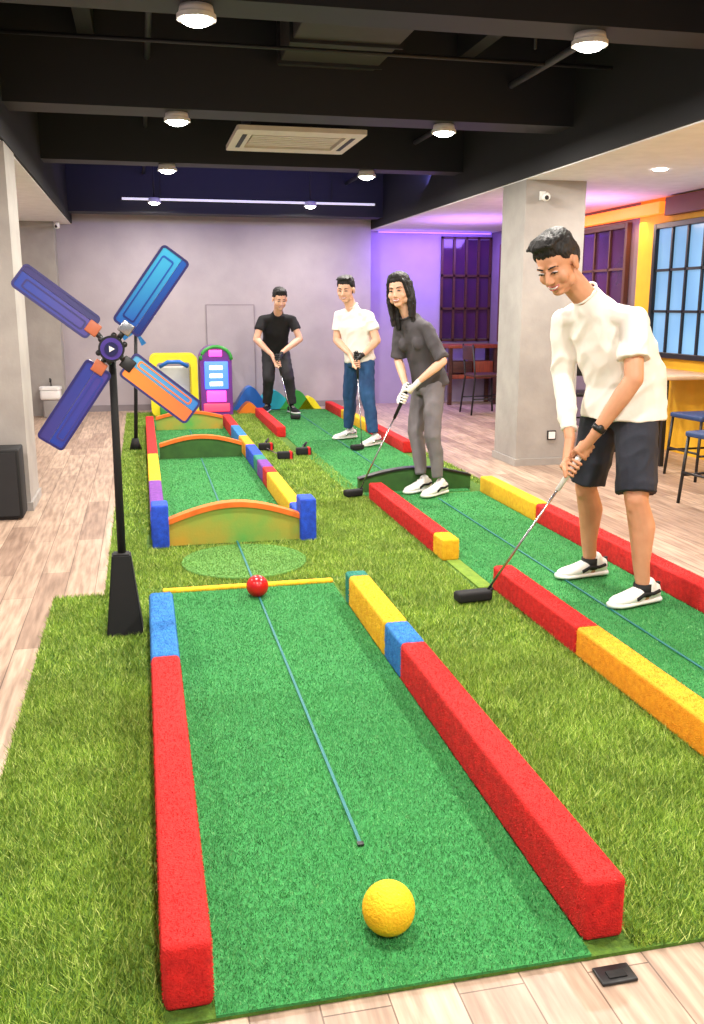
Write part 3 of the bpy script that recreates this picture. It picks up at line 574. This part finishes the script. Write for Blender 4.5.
def grad_mat(name,ca,cb,ax):
    m,nt,b=new_mat(name); b.inputs['Roughness'].default_value=.3
    tc=nt.nodes.new('ShaderNodeTexCoord'); sp=nt.nodes.new('ShaderNodeSeparateXYZ'); nt.links.new(tc.outputs['Generated'],sp.inputs[0])
    r=nt.nodes.new('ShaderNodeValToRGB'); r.color_ramp.elements[0].color=ca; r.color_ramp.elements[1].color=cb
    nt.links.new(sp.outputs[ax],r.inputs[0]); nt.links.new(r.outputs[0],b.inputs['Base Color']); b.inputs['Coat Weight'].default_value=.3
    return m
def mill_blade(a,b,w,mf,mp1,mp2,mb,split=.3):
    a=V(a);b=V(b); d=(b-a); L=d.length; d.normalize(); nrm=V((.12,-1,.05)).normalized(); s=nrm.cross(d).normalized(); nrm=d.cross(s).normalized()
    C=(a+b)/2; M=Matrix((( d.x,s.x,nrm.x,C.x),(d.y,s.y,nrm.y,C.y),(d.z,s.z,nrm.z,C.z),(0,0,0,1)))
    ringplate('blade_frame',rrect(L,w,.018),rrect(L-.018,w-.018,.010),.020,mf,e,M)
    iw=(w-.018)/2+.003; il=(L-.018)/2+.003; cut=-iw+2*iw*split
    box('blade_panel',-il,il,cut,iw,-.006,.006,mp1,e,.001,1,M); box('blade_stripe',-il,il,-iw,cut-.001,-.007,.007,mp2,e,.001,1,M)
    ringplate('blade_inset',rrect(L-.07,(iw-cut)*.62,.01),rrect(L-.085,(iw-cut)*.62-.012,.006),.016,mp2,e,M@Matrix.Translation((0,(iw+cut)/2,0)))
    p0=HUB+(a-HUB)*.1; 
    tube('blade_arm',[p0,a+d*.03],.011,BLACK,e); box('blade_bracket',-L/2-.02,-L/2+.03,-.025,.025,-.014,.014,mb,e,.004,2,M)
BL1=grad_mat('blue_gradient',srgb(18,60,165),srgb(60,185,230),2); BL2=grad_mat('deep_blue_gradient',srgb(18,35,110),srgb(20,90,185),2)
PU=grad_mat('violet_gradient',srgb(60,55,130),srgb(45,60,150),0); OR=grad_mat('orange_gradient',srgb(245,140,45),srgb(225,110,60),0); BL3=grad_mat('blue_violet_gradient',srgb(25,60,160),srgb(75,60,140),0); BL4=grad_mat('light_blue_gradient',srgb(90,170,215),srgb(50,120,200),0)
BR=mat('copper_plastic',srgb(190,105,70),.5)
mill_blade((-.060,3.77,1.262),(.150,3.77,1.55),.125,NAVY,BL1,BL2,STEEL,.25)
mill_blade((-.178,3.77,1.262),(-.445,3.77,1.470),.105,NAVY,BL3,NAVY,BR,.3)
mill_blade((-.165,3.77,1.12),(-.375,3.77,.82),.115,NAVY,BL3,PU,BR,.45)
mill_blade((-.062,3.77,1.13),(.190,3.77,.925),.115,NAVY,BL4,OR,BLACK,.55)
def disc_y(nm,c,r,t,m): return rod(nm,V(c)+V((0,t/2,0)),r,V(c)-V((0,t/2,0)),r,m,e,28)
disc_y('hub_housing',HUB+V((0,-.01,0)),.05,.05,BLACK); disc_y('hub_ring',HUB+V((0,-.035,0)),.042,.012,mat('violet_hub',srgb(70,50,140),.4)); disc_y('hub_cap',HUB+V((0,-.043,0)),.026,.01,mat('hub_cap_dark',srgb(30,30,80),.3))
prism('hub_arrow',[(HUB.x-.008,HUB.z-.012),(HUB.x+.013,HUB.z),(HUB.x-.008,HUB.z+.012)],HUB.y-.052,HUB.y-.047,WHITEP,e)
for k in range(6):
    a=k*math.pi/3+.3; ellip('hub_bolt',HUB+V((.052*math.cos(a),-.02,.052*math.sin(a))),(.012,.012,.012),BLACK,e,seg=12)
e=empty('toy_windmill',(-.1,8.95,0)); rod('base',(-.105,8.95,.008),.06,(-.105,8.95,.12),.03,BLACKM,e); rod('pole',(-.1,8.95,.1),.018,(-.05,8.95,1.12),.016,BLACKM,e)
for k,(dx,dz) in enumerate([(.17,.16),(-.05,.16),(-.12,-.06),(.07,-.12)]):
    a=V((-.05,8.92,1.12)); dd=V((dx,0,dz)); pp=V((-dz,0,dx)).normalized()*.026
    bm=bmesh.new(); q=[a+dd*.2-pp*.4,a+dd-pp,a+dd+pp,a+dd*.2+pp*.4]; vs=[bm.verts.new(p) for p in q]; f=bm.faces.new(vs); r=bmesh.ops.extrude_face_region(bm,geom=[f]); bmesh.ops.translate(bm,vec=(0,-.012,0),verts=[v for v in r['geom'] if isinstance(v,bmesh.types.BMVert)]); bmesh.ops.recalc_face_normals(bm,faces=bm.faces[:]); from_bm('vane',bm,e,[WHITEP if k==0 else BLU])
ellip('hub',(-.05,8.91,1.12),(.025,.03,.025),BLACK,e)

# ------------------------------------------------------------------ play equipment at back
MX=lambda x,y,z: Matrix.Translation((x,y,z))@Matrix.Rotation(math.pi/2,4,'X')
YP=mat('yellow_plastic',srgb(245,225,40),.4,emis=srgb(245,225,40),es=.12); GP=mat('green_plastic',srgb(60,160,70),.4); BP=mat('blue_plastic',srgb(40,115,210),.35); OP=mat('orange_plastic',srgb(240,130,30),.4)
e=empty('play_climbing_frame',(.37,11.8,0))
ringplate('front_frame',rrect(.58,.76,.08),rrect(.42,.56,.05),.06,YP,e,MX(.37,11.7,.39))
ringplate('rear_frame',rrect(.58,.76,.08),rrect(.42,.56,.05),.06,YP,e,MX(.37,12.05,.39))
for z,m in ((.70,BP),(.58,GP)): 
    for x in (.12,.62): tube('side_rail',[(x,11.7,z),(x,12.05,z)],.03,m,e)
tube('handle_bar',[(.2,11.66,.62),(.3,11.62,.68),(.44,11.62,.68),(.54,11.66,.62)],.025,BP,e)
box('slide_panel',.2,.54,11.72,12.02,.14,.30,BP,e,.02); box('step',.18,.56,11.55,11.7,.014,.14,GP,e,.02); box('back_panel',.17,.57,12.02,12.06,.1,.6,WHITEP,e,.01)
e=empty('arcade_ball_machine',(.88,11.8,0))
prof=[(.69,.014),(1.08,.014),(1.08,.7)]+[(.88+.19*math.cos(a),.7+.17*math.sin(a)) for a in np.linspace(.1,math.pi-.1,12)]+[(.69,.7)]
prism('cabinet',prof,11.62,12.05,mat('violet_plastic',srgb(120,50,150),.4),e)
N1=mat('neon_blue',(.05,.1,1,1),.4,emis=(.05,.16,1,1),es=2.4); N2=mat('neon_pink',(1,.1,.5,1),.4,emis=(1,.06,.5,1),es=2); NW=mat('neon_white',(.7,.9,1,1),.4,emis=(.75,.85,1,1),es=3); NR=mat('neon_red',(1,.05,.1,1),.4,emis=(1,.05,.12,1),es=1.5)
box('screen',.74,1.03,11.60,11.625,.34,.68,N1,e,.01); box('lower_screen',.72,1.04,11.60,11.625,.06,.16,NR,e,.01); box('mid_screen',.76,1.0,11.60,11.625,.18,.32,N2,e,.01)
for i in range(3): box('window_slot',.80,.96,11.59,11.605,.38+i*.1,.43+i*.1,NW,e,.008)
tube('top_arch',[(.885+.19*math.cos(a),11.62,.70+.16*math.sin(a)) for a in np.linspace(0,math.pi,14)],.022,GP,e); box('header',.80,.96,11.60,11.62,.74,.82,N2,e,.008)
e=empty('foam_wave_ramp',(1.55,12,0))
def wave(nm,x0,x1,h,y,m):
    N=20; pts=[(x0,.012)]+[(x0+(x1-x0)*i/N,.02+h*math.sin(math.pi*i/N)**1.3) for i in range(N+1)]+[(x1,.012)]; prism(nm,pts,y,y+.22,m,e)
wave('blue_wave',1.12,1.6,.3,12.1,BP); wave('teal_wave',1.38,1.95,.24,12.15,mat('cyan_foam',srgb(40,180,205),.5)); wave('green_wave',1.75,2.2,.24,12.1,GP); wave('orange_wave',1.15,1.45,.13,11.72,OP); wave('yellow_wave',2.0,2.3,.15,12.1,YP)
e=empty('wash_basin',(-1.15,12.0,0)); ringplate('bowl_rim',rrect(.26,.24,.05),rrect(.2,.17,.04),.03,WHITEP,e,Matrix.Translation((-1.13,11.98,.36))); box('bowl',-1.25,-1.01,11.87,12.09,.22,.35,WHITEP,e,.03); box('cabinet',-1.22,-1.04,11.9,12.08,0,.22,mat('basin_cabinet',srgb(150,146,144),.5),e,.01); tube('faucet',[(-1.13,12.09,.36),(-1.13,12.09,.46),(-1.13,12.0,.47),(-1.13,11.99,.43)],.01,BLACK,e)
e=empty('floor_speaker',(-.95,6.28,0)); box('cabinet',-1.16,-.80,6.12,6.36,0.01,.46,BLACKM,e,.012); box('grille',-1.14,-.82,6.112,6.122,.03,.44,mat('speaker_cloth',srgb(38,38,40),.9),e); box('foot',-1.12,-.84,6.14,6.34,0,.012,BLACK,e)
def bar_chair(x,y,rot=0,sm=BLU):
    e=empty('metal_chair',(x,y,0)); M=Matrix.Translation((x,y,0))@Matrix.Rotation(rot,4,'Z'); T=lambda *p:M@V(p)
    box('seat',-.2,.2,-.2,.2,.47,.51,sm,e,.015,3,M)
    for sx in (-1,1):
        tube('front_leg',[T(sx*.18,-.18,.48),T(sx*.2,-.21,0)],.012,BLACK,e); tube('rear_leg',[T(sx*.2,.24,0),T(sx*.17,.19,.48),T(sx*.17,.23,.88)],.012,BLACK,e)
        tube('side_stretcher',[T(sx*.19,-.2,.2),T(sx*.19,.21,.2)],.009,BLACK,e)
    tube('front_stretcher',[T(-.19,-.2,.22),T(.19,-.2,.22)],.009,BLACK,e); box('backrest',-.17,.17,.20,.235,.68,.86,sm,e,.012,3,M)
PBL=mat('navy_seat',srgb(35,60,105),.5)
bar_chair(4.38,6.55,-1.5,PBL); bar_chair(3.86,5.50,-1.4,PBL); bar_chair(4.25,11.2,1.6,WOODF); bar_chair(4.30,8.6,2.9,BLACK)
e=empty('dining_table',(4.55,7.35,0)); TOP=mat('pale_oak_top',srgb(215,185,150),.4,srgb(190,155,120),4)
box('top',4.25,4.84,7.0,7.95,.74,.775,TOP,e,.008)
for x in (4.30,4.76):
    for y in (7.05,7.87): box('leg',x,x+.035,y,y+.035,0,.74,BLACK,e)
e=empty('dining_table',(4.6,5.9,0)); box('top',4.38,4.85,5.4,6.1,.74,.775,TOP,e,.008); rod('stem',(4.63,5.75,.02),.03,(4.63,5.75,.74),.03,BLACK,e); rod('foot',(4.63,5.75,0),.18,(4.63,5.75,.02),.17,BLACK,e,28)

# ------------------------------------------------------------------ world + camera
w=bpy.data.worlds.new('world'); scene.world=w; w.use_nodes=True; bg=w.node_tree.nodes['Background']; bg.inputs[0].default_value=(1,.98,.95,1); bg.inputs[1].default_value=.5
f=920.0; th=math.atan(206/f); psi=math.atan(212*math.cos(th)/f)
st,ct,sp,cp=math.sin(th),math.cos(th),math.sin(psi),math.cos(psi)
F=(sp*ct,cp*ct,-st);R=(cp,-sp,0);U=(sp*st,cp*st,ct)
cam=bpy.data.cameras.new('camera'); co=bpy.data.objects.new('camera',cam); COL.objects.link(co); scene.camera=co
co.matrix_world=Matrix(((R[0],U[0],-F[0],0),(R[1],U[1],-F[1],0),(R[2],U[2],-F[2],1.35),(0,0,0,1)))
cam.sensor_width=36; cam.lens=36*f/1024; cam.clip_start=.05
